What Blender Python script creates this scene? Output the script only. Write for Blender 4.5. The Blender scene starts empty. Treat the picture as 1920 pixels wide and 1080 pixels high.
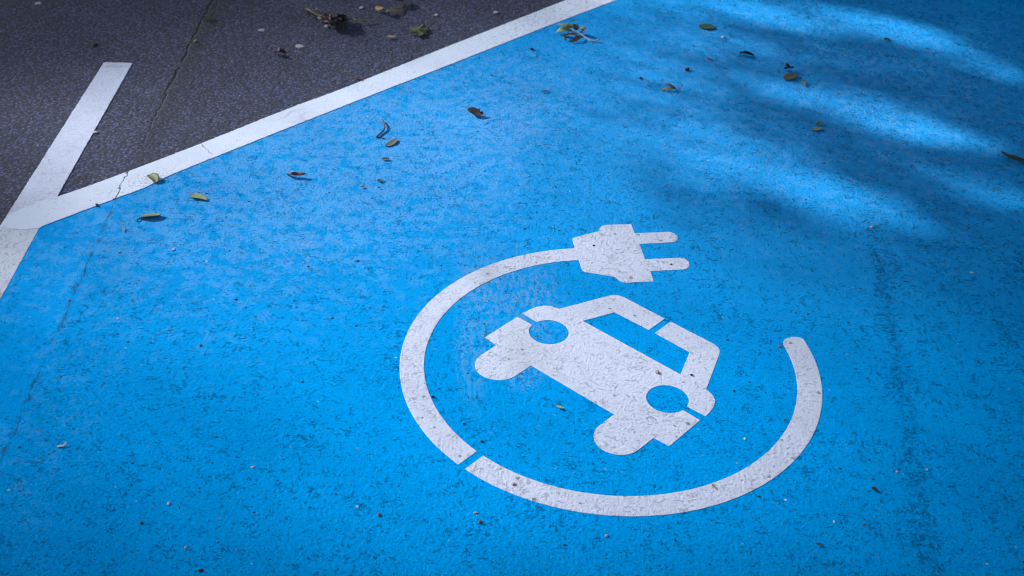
import bpy, bmesh, math, random
import numpy as np
from mathutils import Matrix, Vector
from mathutils.geometry import tessellate_polygon

SC = bpy.context.scene
COL = SC.collection
R = math.radians

# ------------------------------------------------------------------ camera, sky, sun, exposure
CAM_H, FPX, PITCH, ROLL = 1.68, 2263.0, 0.61488, 0.036754
cam_d = bpy.data.cameras.new('camera')
cam = bpy.data.objects.new('camera', cam_d)
COL.objects.link(cam)
SC.camera = cam
cam_d.sensor_width = 36.0
cam_d.lens = FPX / 1920 * 36
cam_d.clip_start = 0.05
cam_d.clip_end = 2000
cam_d.dof.use_dof = True
cam_d.dof.focus_distance = 2.75
cam_d.dof.aperture_fstop = 4.5
cam.matrix_world = (Matrix.Translation((0, 0, CAM_H)) @ Matrix.Rotation(math.pi / 2 - PITCH, 4, 'X')
                    @ Matrix.Rotation(ROLL, 4, 'Z'))

SUN_AZ, SUN_EL = R(150), R(25)              # counter-clockwise from +X, height above the horizon
SUN = Vector((math.cos(SUN_AZ) * math.cos(SUN_EL), math.sin(SUN_AZ) * math.cos(SUN_EL), math.sin(SUN_EL)))
w = bpy.data.worlds.new('World')
SC.world = w
w.use_nodes = True
wn = w.node_tree
sky = wn.nodes.new('ShaderNodeTexSky')
sky.sky_type = 'NISHITA'
sky.sun_disc = False
sky.sun_elevation = SUN_EL
sky.sun_rotation = math.atan2(SUN.x, SUN.y) % (2 * math.pi)
bg = wn.nodes['Background']
bg.inputs['Strength'].default_value = 0.075
wn.links.new(sky.outputs[0], bg.inputs['Color'])
sd = bpy.data.lights.new('sun', 'SUN')
sd.energy = 5.0
sd.angle = R(0.55)
sd.color = (0.82, 0.92, 1.0)
sun = bpy.data.objects.new('sun', sd)
COL.objects.link(sun)
sun.rotation_euler = SUN.to_track_quat('Z', 'Y').to_euler()
SC.view_settings.view_transform = 'Standard'
SC.view_settings.look = 'None'
SC.view_settings.exposure = 0.81
SC.view_settings.gamma = 1.0
SC.cycles.filter_width = 1.05

random.seed(7)
rng = np.random.default_rng(11)


def at(px, py, z=0.0):
    """point at height z seen at pixel (px, py) of the 1920 x 1080 photograph"""
    x = (px - 960) / FPX
    y = -(py - 540) / FPX
    c, s = math.cos(ROLL), math.sin(ROLL)
    x, y = c * x - s * y, s * x + c * y
    cp, sp = math.cos(PITCH), math.sin(PITCH)
    t = (CAM_H - z) / (sp - y * cp)
    return Vector((x * t, (cp + y * sp) * t, z))


def tag(o, label=None, cat=None, group=None, kind=None):
    if label: o['label'] = label
    if cat: o['category'] = cat
    if group: o['group'] = group
    if kind: o['kind'] = kind
    return o


def empty(name, loc, label, cat, group=None):
    o = bpy.data.objects.new(name, None)
    o.empty_display_size = 0.05
    COL.objects.link(o)
    o.location = loc
    return tag(o, label, cat, group)


def link(name, bm, mat, parent=None, smooth=False):
    me = bpy.data.meshes.new(name)
    bmesh.ops.recalc_face_normals(bm, faces=bm.faces)
    if parent is not None:
        bm.transform(Matrix.Translation(-Vector(parent_world(parent))))
    bm.to_mesh(me)
    bm.free()
    me.materials.append(mat)
    if smooth:
        me.polygons.foreach_set('use_smooth', [True] * len(me.polygons))
    o = bpy.data.objects.new(name, me)
    COL.objects.link(o)
    o.parent = parent
    return o


def parent_world(p):
    v = Vector((0, 0, 0))
    while p is not None:
        v += Vector(p.location)
        p = p.parent
    return v


# ------------------------------------------------------------------ node helpers
class T:
    """wraps a socket so material maths reads like maths"""
    nt = None

    def __init__(s, sock): s.s = sock

    def __add__(a, b): return M('ADD', a, b)
    def __radd__(a, b): return M('ADD', b, a)
    def __sub__(a, b): return M('SUBTRACT', a, b)
    def __rsub__(a, b): return M('SUBTRACT', b, a)
    def __mul__(a, b): return M('MULTIPLY', a, b)
    def __rmul__(a, b): return M('MULTIPLY', b, a)
    def __neg__(a): return M('MULTIPLY', a, -1)


def put(inp, v):
    if isinstance(v, T): T.nt.links.new(v.s, inp)
    else: inp.default_value = v


def M(op, *a, clamp=False):
    n = T.nt.nodes.new('ShaderNodeMath')
    n.operation = op
    n.use_clamp = clamp
    for i, v in enumerate(a): put(n.inputs[i], v)
    return T(n.outputs[0])


def V(op, *a):
    n = T.nt.nodes.new('ShaderNodeVectorMath')
    n.operation = op
    for i, v in enumerate(a): put(n.inputs[i], v)
    return T(n.outputs[1 if op in ('LENGTH', 'DISTANCE', 'DOT_PRODUCT') else 0])


def mx(a, b): return M('MAXIMUM', a, b)
def mn(a, b): return M('MINIMUM', a, b)
def ab(a): return M('ABSOLUTE', a)


def ramp(x, lo, hi):
    """0 at lo, 1 at hi, smooth between (lo may exceed hi)"""
    if isinstance(lo, T):                    # falling edge whose width is itself a socket
        x, lo, hi = M('DIVIDE', x, lo), 1.0, 0.2
    n = T.nt.nodes.new('ShaderNodeMapRange')
    n.interpolation_type = 'SMOOTHSTEP'
    if lo > hi:
        n.inputs[1].default_value, n.inputs[2].default_value = hi, lo
        n.inputs[3].default_value, n.inputs[4].default_value = 1, 0
    else:
        n.inputs[1].default_value, n.inputs[2].default_value = lo, hi
        n.inputs[3].default_value, n.inputs[4].default_value = 0, 1
    put(n.inputs[0], x)
    return T(n.outputs[0])


def noise(vec, scale, detail=2.0, rough=0.5, color=False):
    n = T.nt.nodes.new('ShaderNodeTexNoise')
    n.noise_dimensions = '2D' if not color else '3D'
    put(n.inputs['Vector'], vec)
    n.inputs['Scale'].default_value = scale
    n.inputs['Detail'].default_value = detail
    n.inputs['Roughness'].default_value = rough
    return T(n.outputs['Color' if color else 'Fac'])


def voro(vec, scale, feature='F1', out='Distance', rnd=1.0):
    n = T.nt.nodes.new('ShaderNodeTexVoronoi')
    n.voronoi_dimensions = '2D'
    n.feature = feature
    put(n.inputs['Vector'], vec)
    n.inputs['Scale'].default_value = scale
    n.inputs['Randomness'].default_value = rnd
    return T(n.outputs[out])


def sep(v):
    n = T.nt.nodes.new('ShaderNodeSeparateXYZ')
    put(n.inputs[0], v)
    return T(n.outputs[0]), T(n.outputs[1]), T(n.outputs[2])


def mix(f, a, b):
    n = T.nt.nodes.new('ShaderNodeMix')
    n.data_type = 'RGBA'
    put(n.inputs[0], f)
    for i, v in ((6, a), (7, b)):
        put(n.inputs[i], v if isinstance(v, T) else (*v, 1.0))
    return T(n.outputs[2])


def scale_col(c, f):
    """multiply a colour by a factor socket"""
    return V('MULTIPLY', c, f)


def material(name):
    m = bpy.data.materials.new(name)
    m.use_nodes = True
    T.nt = m.node_tree
    b = m.node_tree.nodes['Principled BSDF']
    return m, b


def bump(height, dist, strength=1.0):
    n = T.nt.nodes.new('ShaderNodeBump')
    n.inputs['Strength'].default_value = strength
    n.inputs['Distance'].default_value = dist
    put(n.inputs['Height'], height)
    return T(n.outputs[0])


def world_pos():
    g = T.nt.nodes.new('ShaderNodeNewGeometry')
    return T(g.outputs['Position'])


def blob(P, px, py, rx, ry, ang=0.0, soft=0.6):
    """elliptic patch on the ground: 1 inside, 0 outside, centred where the pixel meets the ground"""
    c = at(px, py)
    x, y, _ = sep(P)
    ca, sa = math.cos(R(ang)), math.sin(R(ang))
    dx, dy = x - c.x, y - c.y
    u = (dx * ca + dy * sa) * (1 / rx)
    v = (dy * ca - dx * sa) * (1 / ry)
    d = M('SQRT', u * u + v * v)
    return ramp(d, 1 + soft, 1 - soft)


def relief(P):
    """the pavement under every coat: stones, gaps between stones, the paving joint"""
    x, y, z = sep(P)
    jit = noise(P, 55, 3, 0.6, color=True)
    W = V('ADD', P, V('MULTIPLY', V('SUBTRACT', jit, (0.5, 0.5, 0.5)), (0.005, 0.005, 0.0)))
    big = noise(P, 9, 3, 0.55)
    mid = noise(P, 42, 2, 0.5)
    stone = voro(W, 120, 'SMOOTH_F1')
    fine = noise(P, 420, 3, 0.65)
    med = noise(W, 170, 3, 0.6)
    # pits and short gaps beside the stones: broken contour lines of a distorted noise
    Q = V('MULTIPLY', W, (0.92, 1.0, 1.0))
    n1 = noise(Q, 125, 2, 0.5)
    n2 = noise(V('ADD', Q, (3.1, 7.7, 0)), 190, 2, 0.6)
    n3 = noise(V('ADD', Q, (9.1, 2.7, 0)), 300, 2, 0.6)
    # paving joint, nearly parallel to the bay's side line
    jx = ((y * -0.000491 + 0.0121) * y - 0.10607) * y * 1.0 + (-0.84269)
    d = x - jx + (noise(P, 14, 3, 0.7) - 0.5) * 0.022 + (noise(P, 60, 2, 0.6) - 0.5) * 0.010
    joint = ramp(ab(d), ramp(y, 3.0, 3.7) * 0.0035 + 0.0032, 0.0008) * ramp(noise(V('ADD', P, (5, 3, 0)), 7, 2), 0.32, 0.42)
    right = ramp(d, -0.03, 0.05)
    # a second, filled joint further right that has only gathered dirt
    d2 = x - (y * 0.139 + 0.573) + (noise(P, 9, 3, 0.6) - 0.5) * 0.05
    seam = ramp(ab(d2), 0.040, 0.0) * ramp(y, 2.9, 2.4)
    more = mid * 0.45 - 0.05 + (big - 0.5) * 0.28 + seam * 0.085 + ramp(x, 0.5, 1.5) * 0.04
    gaps = ramp(ab(n1 - 0.5), 0.056, 0.012) * ramp(n2 + more, 0.822, 0.855)
    gaps = mx(gaps, ramp(ab(n3 - 0.5), 0.08, 0.02) * ramp(n1 + more, 0.820, 0.865) * 0.8)
    h = (med - 0.5) * 0.55 + (0.5 - stone) * 0.5 + (fine - 0.5) * 0.9 - gaps * 0.8
    return dict(x=x, y=y, W=W, big=big, mid=mid, stone=stone, n1=n1, n2=n2, n3=n3, fine=fine, med=med,
                d=d, joint=joint, right=right, seam=seam, gaps=gaps, h=h, jit=jit)


def specks(P, scale, chance, size, off):
    """scattered round specks: only some cells carry one"""
    Q = V('ADD', P, off)
    c = voro(Q, scale, 'F1', 'Color')
    dist = voro(Q, scale, 'F1', 'Distance')
    r, g, _ = sep(c)
    k = g * g * 0.75 + 0.25
    return ramp(r, 1 - chance, 1 - chance + 0.01) * ramp(M('DIVIDE', dist + (noise(Q, scale * 5, 2) - 0.5) * size * 1.2, k), size, size * 0.6)


# ------------------------------------------------------------------ paving and paint materials
def asphalt_mat():
    m, b = material('asphalt')
    P = world_pos()
    r = relief(P)
    cell = voro(r['W'], 105, 'F1', 'Color')
    cr, cg, cb = sep(cell)
    sd_ = voro(r['W'], 105, 'F1', 'Distance')
    tone = ramp(sd_, 0.70, 0.10) * (0.10 + cr * cr * 2.2) + 0.36 + (r['big'] - 0.5) * 0.3 + (r['fine'] - 0.5) * 1.9  # stone tops painted lighter and edges darker, like highlights and shade on relief
    tone = mx(tone * (0.90 + r['right'] * 0.10), 0.06)
    base = mix(cg, (0.048, 0.058, 0.150), (0.072, 0.065, 0.145))
    col = scale_col(base, tone)
    col = mix(r['gaps'] * 0.6, col, (0.014, 0.014, 0.020))
    col = mix(specks(P, 70, 0.10, 0.20, (1, 2, 0)), col, (0.19, 0.17, 0.17))
    col = mix(specks(P, 28, 0.05, 0.13, (4, 7, 0)), col, (0.30, 0.27, 0.26))
    col = mix(specks(P, 22, 0.06, 0.16, (9, 1, 0)), col, (0.05, 0.03, 0.025))
    dirt = ramp(ab(r['d'] - 0.02), 0.06, 0.0) * 0.40
    col = mix(dirt, col, (0.018, 0.017, 0.022))
    open_ = ramp(r['y'], 2.9, 3.5)
    col = mix(r['joint'] * (open_ * 0.85 + 0.15), col, (0.004, 0.004, 0.005))
    put(b.inputs['Base Color'], col)
    b.inputs['Roughness'].default_value = 0.82
    amp = r['right'] * 0.55 + 0.45
    put(b.inputs['Normal'], bump(r['h'] * amp + (0.5 - sd_) * 0.9 * amp - r['joint'] * open_ * 2.0, 0.0075))
    return m


def blue_mat():
    m, b = material('blue_road_paint')
    P = world_pos()
    r = relief(P)
    # paint itself: slight roller and batch variation
    var = 1 + (r['big'] - 0.5) * 0.16 + (r['fine'] - 0.5) * 0.80 + (r['med'] - 0.5) * 0.15 + (noise(P, 1.6, 2) - 0.5) * 0.14
    col = scale_col(mix(0.0, (0.0, 0.375, 0.86), (0, 0, 0)), var)
    # chalky film where the coat is thin, mostly up along the white line, ends at a roller edge
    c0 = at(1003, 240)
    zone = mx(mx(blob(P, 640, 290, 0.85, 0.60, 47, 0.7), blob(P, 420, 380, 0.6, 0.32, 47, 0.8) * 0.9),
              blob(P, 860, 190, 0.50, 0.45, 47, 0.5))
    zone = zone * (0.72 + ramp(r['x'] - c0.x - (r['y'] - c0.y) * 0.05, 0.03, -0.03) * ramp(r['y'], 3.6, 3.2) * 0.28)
    dapple_zone = blob(P, 1500, 170, 1.0, 0.9, 30, 0.7) * 0.55  # pale tint gives the sun dapples a whiter sheen, over some real chalk
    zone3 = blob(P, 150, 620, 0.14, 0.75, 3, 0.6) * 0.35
    zn = mx(mx(zone, dapple_zone), zone3)
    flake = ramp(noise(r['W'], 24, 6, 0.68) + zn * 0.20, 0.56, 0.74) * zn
    col = mix(flake * 0.46 + zone * 0.06 + dapple_zone * 0.30, col, (0.19, 0.49, 0.90))
    # rubbed grey scuff across the ring
    sc = mx(mx(blob(P, 905, 540, 0.05, 0.17, 6, 0.8), blob(P, 985, 560, 0.07, 0.15, 6, 0.9)),
            mx(blob(P, 885, 650, 0.03, 0.16, 4, 0.7) * 0.8, blob(P, 980, 690, 0.035, 0.06, 0, 0.8)))
    sc = sc * ramp(noise(V('MULTIPLY', P, (1.6, 0.6, 1)), 46, 4, 0.7), 0.40, 0.62)
    col = mix(sc * 0.42, col, (0.30, 0.42, 0.58))
    lich = blob(P, 577, 457, 0.022, 0.018, 0, 0.7) * ramp(noise(P, 150, 3), 0.35, 0.6)
    col = mix(lich * 0.5, col, (0.40, 0.50, 0.66))
    # dark gaps between stones
    col = mix(r['seam'] * ramp(noise(P, 40, 3, 0.6), 0.38, 0.62) * 0.22, col, (0.004, 0.10, 0.24))
    col = mix(r['gaps'] * (0.80 - zn * 0.35) * (r['right'] * 0.6 + 0.4), col, (0.004, 0.040, 0.095))
    pit = ramp(r['n2'] * 0.4 + r['n3'] * 0.6 + r['seam'] * 0.03 + (r['mid'] - 0.5) * 0.12, 0.635, 0.68)
    col = mix(pit * 0.85, col, (0.010, 0.020, 0.045))
    lift = ramp(r['med'], 0.54, 0.70) * (r['right'] * 0.10 + ramp(ab(r['d'] - 0.10), 0.13, 0.0) * 0.30)
    col = mix(lift, col, (0.06, 0.48, 0.93))
    col = mix(specks(P, 34, 0.07, 0.16, (2, 2, 0)) * 0.85, col, (0.030, 0.012, 0.018))
    col = mix(specks(P, 60, 0.10, 0.16, (3, 8, 0)) * 0.6, col, (0.22, 0.09, 0.08))
    col = mix(specks(P, 20, 0.05, 0.06, (6, 4, 0)), col, (0.60, 0.60, 0.66))
    col = mix(specks(P, 30, 0.05, 0.11, (7, 9, 0)) * 0.6, col, (0.35, 0.26, 0.26))
    dirt = ramp(ab(r['d']), 0.012, 0.0) * ramp(noise(P, 30, 2), 0.42, 0.6)
    col = mix(dirt * 0.35, col, (0.04, 0.06, 0.09))
    col = mix(r['joint'] * ramp(noise(P, 40, 3, 0.7), 0.46, 0.60) * 0.45, col, (0.012, 0.05, 0.10))
    col = mix(r['joint'] * ramp(noise(P, 26, 1), 0.62, 0.68) * 0.4, col, (0.18, 0.07, 0.05))
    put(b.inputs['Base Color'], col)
    b.inputs['Roughness'].default_value = 0.7
    b.inputs['Specular IOR Level'].default_value = 0.0
    amp = r['right'] * 0.50 + 0.35
    put(b.inputs['Normal'], bump(r['h'] * amp - r['joint'] * 0.15, 0.0042))
    return m


def white_mat(name, tint, pits, rough_amp, grain=0.0, crack=False, stain=0.0):
    m, b = material(name)
    P = world_pos()
    r = relief(P)
    col = scale_col(mix(0.0, tint, (0, 0, 0)), 0.98 + (r['fine'] - 0.5) * 0.45 + (r['big'] - 0.5) * 0.10)
    dirtn = ramp(noise(V('ADD', P, (3, 3, 0)), 22, 4, 0.65), 0.52, 0.80)
    col = mix(dirtn * stain, col, (0.40, 0.385, 0.40))
    if pits:
        col = mix(ramp(r['n2'] * 0.5 + r['n3'] * 0.5, 0.63, 0.685) * pits, col, (0.24, 0.22, 0.25))
        col = mix(r['gaps'] * pits * 0.7, col, (0.26, 0.25, 0.29))
        col = mix(specks(P, 34, 0.16, 0.24, (2, 2, 0)) * pits * 0.9, col, (0.17, 0.13, 0.11))
        sc = mx(blob(P, 915, 515, 0.035, 0.07, 6, 0.8), blob(P, 990, 660, 0.05, 0.10, 6, 0.9))
        col = mix(sc * 0.30, col, (0.45, 0.42, 0.45))
    else:
        col = mix(specks(P, 34, 0.07, 0.12, (2, 2, 0)) * 0.7, col, (0.20, 0.19, 0.20))
        far = blob(P, 1040, 30, 0.35, 0.10, 47, 0.9)
        col = mix(ramp(noise(r['W'], 75, 3, 0.7), 0.52, 0.66) * far * 0.55, col, (0.20, 0.19, 0.21))
        near = blob(P, 268, 340, 0.10, 0.03, 47, 0.8)
        col = mix(ramp(noise(r['W'], 120, 2, 0.7), 0.55, 0.62) * near * 0.6, col, (0.30, 0.28, 0.30))
        # tyre wipe across the line
        wv = M('SINE', noise(V('MULTIPLY', P, (1, 1, 0)), 6, 1) * 40 + (r['x'] * -0.2 + r['y']) * 150)
        wipe = blob(P, 545, 215, 0.085, 0.05, 150, 0.7)
        col = mix(ramp(wv, 0.1, 0.9) * wipe * 0.30, col, (0.36, 0.35, 0.42))
    if grain:
        g = noise(V('MULTIPLY', P, (0.18, 2.2, 1)), 120, 4, 0.7)
        col = mix(ramp(g, 0.54, 0.74) * grain, col, (0.36, 0.34, 0.36))
        worn = blob(P, 45, 395, 0.13, 0.06, 20, 0.9)
        col = mix(ramp(noise(P, 150, 3, 0.7), 0.46, 0.6) * worn * 0.4, col, (0.30, 0.28, 0.28))
    if crack:
        dz = r['d'] + 0.006 + (noise(P, 22, 1) - 0.5) * 0.022
        ck = ramp(ab(dz), 0.0024, 0.0008)
        col = mix(ck, col, (0.06, 0.06, 0.08))
        e = at(383, 276)
        d3 = (r['x'] - e.x) * 0.8 + (r['y'] - e.y) * 0.6 + (noise(P, 40, 3) - 0.5) * 0.02
        c3 = ramp(ab(d3), 0.0022, 0.0006) * blob(P, 383, 276, 0.05, 0.03, 127, 0.1)
        col = mix(c3 * 0.8, col, (0.16, 0.16, 0.20))
    put(b.inputs['Base Color'], col)
    b.inputs['Roughness'].default_value = 0.55
    b.inputs['Specular IOR Level'].default_value = 0.35
    put(b.inputs['Normal'], bump(r['h'] * rough_amp, 0.0036))
    return m


MAT_ASPHALT = asphalt_mat()
MAT_BLUE = blue_mat()
MAT_SYMBOL = white_mat('white_symbol_paint', (0.77, 0.755, 0.88), 0.80, 0.90, stain=0.30)
MAT_LINE = white_mat('smooth_white_line_paint', (0.81, 0.81, 0.90), 0, 0.25, crack=True, stain=0.10)
MAT_OLD = white_mat('worn_white_line_paint', (0.77, 0.75, 0.88), 0, 0.40, grain=0.55, stain=0.30)
MAT_OLD2 = white_mat('rough_white_line_paint', (0.75, 0.75, 0.83), 0.70, 0.75, stain=0.25)


# ------------------------------------------------------------------ flat painted shapes with real thickness
def spline(pts, n):
    """Catmull-Rom through 3D points"""
    pts = [Vector(p) for p in pts]
    if len(pts) == 2: return [pts[0].lerp(pts[1], i / n) for i in range(n + 1)]
    P_ = [pts[0] * 2 - pts[1]] + pts + [pts[-1] * 2 - pts[-2]]
    out = []
    m = len(pts) - 1
    for i in range(n + 1):
        t_ = i / n * m
        k = min(int(t_), m - 1)
        u = t_ - k
        a, b_, c, d = P_[k:k + 4]
        out.append(0.5 * ((2 * b_) + (c - a) * u + (2 * a - 5 * b_ + 4 * c - d) * u * u + (3 * b_ - a - 3 * c + d) * u ** 3))
    return out


def ragged(pts, amp, step, closed=True):
    out = []
    n = len(pts)
    for i in range(n if closed else n - 1):
        a, b_ = Vector(pts[i][:2]), Vector(pts[(i + 1) % n][:2])
        L = (b_ - a).length
        k = max(1, int(L / step))
        nrm = Vector((-(b_ - a).y, (b_ - a).x)).normalized() if L > 0 else Vector((0, 0))
        for j in range(k):
            p = a.lerp(b_, j / k)
            if j: p = p + nrm * random.gauss(0, amp)
            out.append((p.x, p.y))
    if not closed: out.append(tuple(pts[-1][:2]))
    return out


def slab(name, outline, z0, z1, mat, parent=None):
    pts = []
    for p in outline:
        q = Vector((p[0], p[1]))
        if not pts or (q - pts[-1]).length > 2e-4: pts.append(q)
    if (pts[0] - pts[-1]).length < 2e-4: pts.pop()
    bm = bmesh.new()
    n = len(pts)
    top = [bm.verts.new((p.x, p.y, z1)) for p in pts]
    bot = [bm.verts.new((p.x, p.y, z0)) for p in pts]
    for t3 in tessellate_polygon([[Vector((p.x, p.y, 0)) for p in pts]]):
        bm.faces.new([top[i] for i in t3])
    for i in range(n):
        bm.faces.new((top[i], bot[i], bot[(i + 1) % n], top[(i + 1) % n]))
    return link(name, bm, mat, parent)


Z_ASPHALT, Z_BLUE, Z_OLD, Z_SYM, Z_LINE = -0.0012, 0.0, 0.0007, 0.0007, 0.0014

# ground: one sheet to the horizon
bm = bmesh.new()
xs = [-400, -60, -12, -4, -2, 0, 2, 4, 12, 60, 400]
grid = [[bm.verts.new((x, y, Z_ASPHALT)) for x in xs] for y in xs]
for j in range(len(xs) - 1):
    for i in range(len(xs) - 1):
        bm.faces.new((grid[j][i], grid[j][i + 1], grid[j + 1][i + 1], grid[j + 1][i]))
tag(link('ground', bm, MAT_ASPHALT), 'dark grey asphalt of the car park with fine stones and a paving joint', kind='structure')

# blue surfacing of the bay: runs under the white lines
pA = at(-40, 610, Z_BLUE)
side = at(62, 440, Z_BLUE)
dirside = (at(220, 117, Z_BLUE) - at(20, 460, Z_BLUE)).normalized()
corner = at(45, 418, Z_BLUE)
c2 = at(1112, 2, Z_BLUE)
dlong = (c2 - corner).normalized()
low = corner - dirside * 6.5
up = corner + dlong * 11
blue = [low, (low.x + 11.5, low.y - 0.2), (up.x + 3.2, up.y - 3.0), up, c2, at(600, 198, Z_BLUE), corner]
tag(slab('parking_bay', [(p[0], p[1]) for p in blue], Z_ASPHALT - 0.002, Z_BLUE, MAT_BLUE),
    'bright blue painted surface of the charging bay', kind='structure')


def pxl(s, z):
    v = [float(t) for t in s.replace(';', ',').split(',')]
    return [at(v[i], v[i + 1], z) for i in range(0, len(v), 2)]


# the short divider line: upper smooth stretch on asphalt and its rougher continuation beside the blue
z = Z_OLD
tl, tr = at(194, 118, z), at(248.3, 118, z)
dr = (at(49, 480, z) - tr)
dl = (at(0, 425.8, z) - tl)
er, el = tr + dr.normalized() * 3.6, tl + dl.normalized() * 3.6
mr, ml = at(72, 430, z), at(-4, 430, z)
t = empty('divider_line', (tl + tr) / 2 + Vector((0, 0, -0.004)),
          'short white divider line ending bluntly on dark asphalt, crossed lower down by the long line', 'road marking')
pts = ragged([tl + Vector((0.004, 0.006, 0)), tr, mr], 0.0004, 0.007, False) + ragged([ml, tl], 0.0004, 0.007, False)
slab('upper_stretch', pts, Z_ASPHALT - 0.001, Z_OLD, MAT_OLD, t)
pts = ragged([mr, er], 0.0004, 0.007, False) + ragged([el, ml], 0.0004, 0.007, False)
o = slab('lower_stretch', pts, Z_ASPHALT - 0.001, Z_OLD, MAT_OLD2, t)
o['label'] = 'rougher pitted stretch of the line beside the blue paint'
# thin thicker ridge where the marking machine started
q0, q1 = at(197, 122.5, z), at(246, 122.5, z)
q2, q3 = at(244.6, 124.5, z), at(196, 124.5, z)
slab('start_ridge', [(q[0], q[1]) for q in (q0, q1, q2, q3)], Z_OLD - 0.0005, Z_OLD + 0.0007, MAT_OLD2, t)

# the long line, laid over the divider line; its end runs out to the divider's far edge
z = Z_LINE
lower = pxl('1155,0;1040,43.3;806.7,135;640,200;413,290;319,328.3;270,351.7;223.3,369.2;150,396.7;81,423', z)
upper = pxl('110.8,367.5;150,354;208,333;291.7,301.7;386.7,265;536.7,205;640,166.7;806.7,100;960,39.5;1061,0', z)
far_l = lower[0] + (lower[0] - lower[2]).normalized() * 7
far_u = upper[-1] + (lower[0] - lower[2]).normalized() * 7
tip = pxl('73,427.5;50,429.5;25,429;6,426.5;-1,425.5;4,417;18,402;40,391;66,380.5;90,373', z)
pts = (ragged([far_l] + spline(lower, 40), 0.0007, 0.005, False) + [(p.x, p.y) for p in tip] +
       ragged(spline(upper, 40) + [far_u], 0.0006, 0.005, False))
o = slab('boundary_line', pts, Z_ASPHALT - 0.001, Z_LINE, MAT_LINE)
tag(o, 'long clean white line running diagonally between the blue bay and the dark asphalt', 'road marking')

# ------------------------------------------------------------------ charging symbol
K = (CAM_H - Z_SYM) / CAM_H                 # the symbol was measured on the plane z = 0
RC = Vector((0.22315, 2.10319)) * K
RO, RI = 0.46579 * K, 0.41220 * K


def ring_ang(px, py):
    p = at(px, py, Z_SYM)
    return math.atan2(p.y - RC.y, p.x - RC.x)


sym = empty('charging_symbol', (RC.x, RC.y, 0.0),
            'white electric car charging symbol stencilled on the blue bay: car ringed by a plugged cable', 'road marking')
zs0, zs1 = Z_BLUE - 0.001, Z_SYM


def arc(c, r, a0, a1, n):
    return [(c[0] + r * math.cos(a0 + (a1 - a0) * i / n), c[1] + r * math.sin(a0 + (a1 - a0) * i / n)) for i in range(n + 1)]


a_plug_o, a_plug_i = ring_ang(1078.3, 466.7), ring_ang(1085, 487.5)
g1o, g1i = ring_ang(859, 870.8), ring_ang(894, 845.8)
g2o, g2i = ring_ang(871.7, 879.2), ring_ang(905.7, 854.3)


def up2(a, ref):
    while a < ref: a += 2 * math.pi
    return a


o1 = arc(RC, RO, up2(a_plug_o, 0), up2(g1o, up2(a_plug_o, 0)), 90)
i1 = arc(RC, RI, up2(a_plug_i, 0), up2(g1i, up2(a_plug_i, 0)), 90)
# far end is rounded
end_p = at(1471, 645, Z_SYM)
a_end = math.atan2(end_p.y - RC.y, end_p.x - RC.x)


def strip(name, outer, inner, tail=None):
    bm = bmesh.new()
    rows = []
    for (a, b_) in zip(outer, inner):
        rows.append([bm.verts.new((a[0], a[1], zs1)), bm.verts.new((b_[0], b_[1], zs1)),
                     bm.verts.new((a[0], a[1], zs0)), bm.verts.new((b_[0], b_[1], zs0))])
    for p, q in zip(rows, rows[1:]):
        bm.faces.new((p[0], q[0], q[1], p[1]))
        bm.faces.new((p[0], p[2], q[2], q[0]))
        bm.faces.new((p[1], q[1], q[3], p[3]))
    bm.faces.new((rows[0][0], rows[0][1], rows[0][3], rows[0][2]))
    if tail is None:
        bm.faces.new((rows[-1][0], rows[-1][2], rows[-1][3], rows[-1][1]))
    else:
        r = rows[-1]
        tv = [r[0]] + [bm.verts.new((p[0], p[1], zs1)) for p in tail] + [r[1]]
        bv = [r[2]] + [bm.verts.new((p[0], p[1], zs0)) for p in tail] + [r[3]]
        bm.faces.new(tv)
        for k in range(len(tv) - 1):
            bm.faces.new((tv[k], bv[k], bv[k + 1], tv[k + 1]))
    return link(name, bm, MAT_SYMBOL, sym)


strip('cable', o1, i1)
A0o, A0i = up2(g2o, -math.pi), up2(g2i, -math.pi)
aE = up2(a_end, A0o)
if aE > A0o + 2 * math.pi: aE -= 2 * math.pi
aEo = aE - 0.018
o2 = arc(RC, RO, A0o, aEo, 110)
i2 = arc(RC, RI, A0i, aE, 110)
# rounded tip measured from the photograph
tipp = pxl('1507,636.5;1502,633.5;1495,631.8;1485,631.5;1477,633;1471,636.5;1468.3,641', Z_SYM)
strip('cable', o2, i2, [(p.x, p.y) for p in tipp])

plug = pxl('1078.3,466.7;1074,451.7;1073.3,448.8;1074.5,446.5;1078.3,444.7;1122.5,433.3;1124.2,428.5;1127,425;1131,422.6;1136,421.6;'
           '1183.3,420.3;1190,437.5;1246,434.8;1253.3,434.5;1259,435.6;1265,438.3;1269.5,442.2;1271,446.2;1269.8,450;1266,452.8;1260,454.2;'
           '1199.2,457.2;1209.2,486.2;1266,483.5;1275,483;1281,484;1287,487;1291.5,491.5;1292.8,496;1291.3,500;1287.5,503.2;1281.7,505;1219.2,508;'
           '1225.8,527.5;1175,529.9;1168,529;1162.5,526.8;1157.5,523;1153.3,519.2;1097.5,510;1093,507.5;1090,503;1087.5,495;1085,487.5', Z_SYM)
slab('plug', [(p.x, p.y) for p in plug], zs0, zs1, MAT_SYMBOL, sym)

# the car seen from the front, in its own symmetric frame (metres)
TH = R(-41.1067)
CO = Vector((0.67018, 2.61983))


def car_pt(x, y):
    p = CO + Vector((math.cos(TH), math.sin(TH))) * x + Vector((-math.sin(TH), math.cos(TH))) * y
    return (p.x * K, p.y * K)


def arcl(cx, cy, r, d0, d1, n):
    return [(cx + r * math.cos(R(d0 + (d1 - d0) * i / n)), cy + r * math.sin(R(d0 + (d1 - d0) * i / n))) for i in range(n + 1)]


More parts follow.
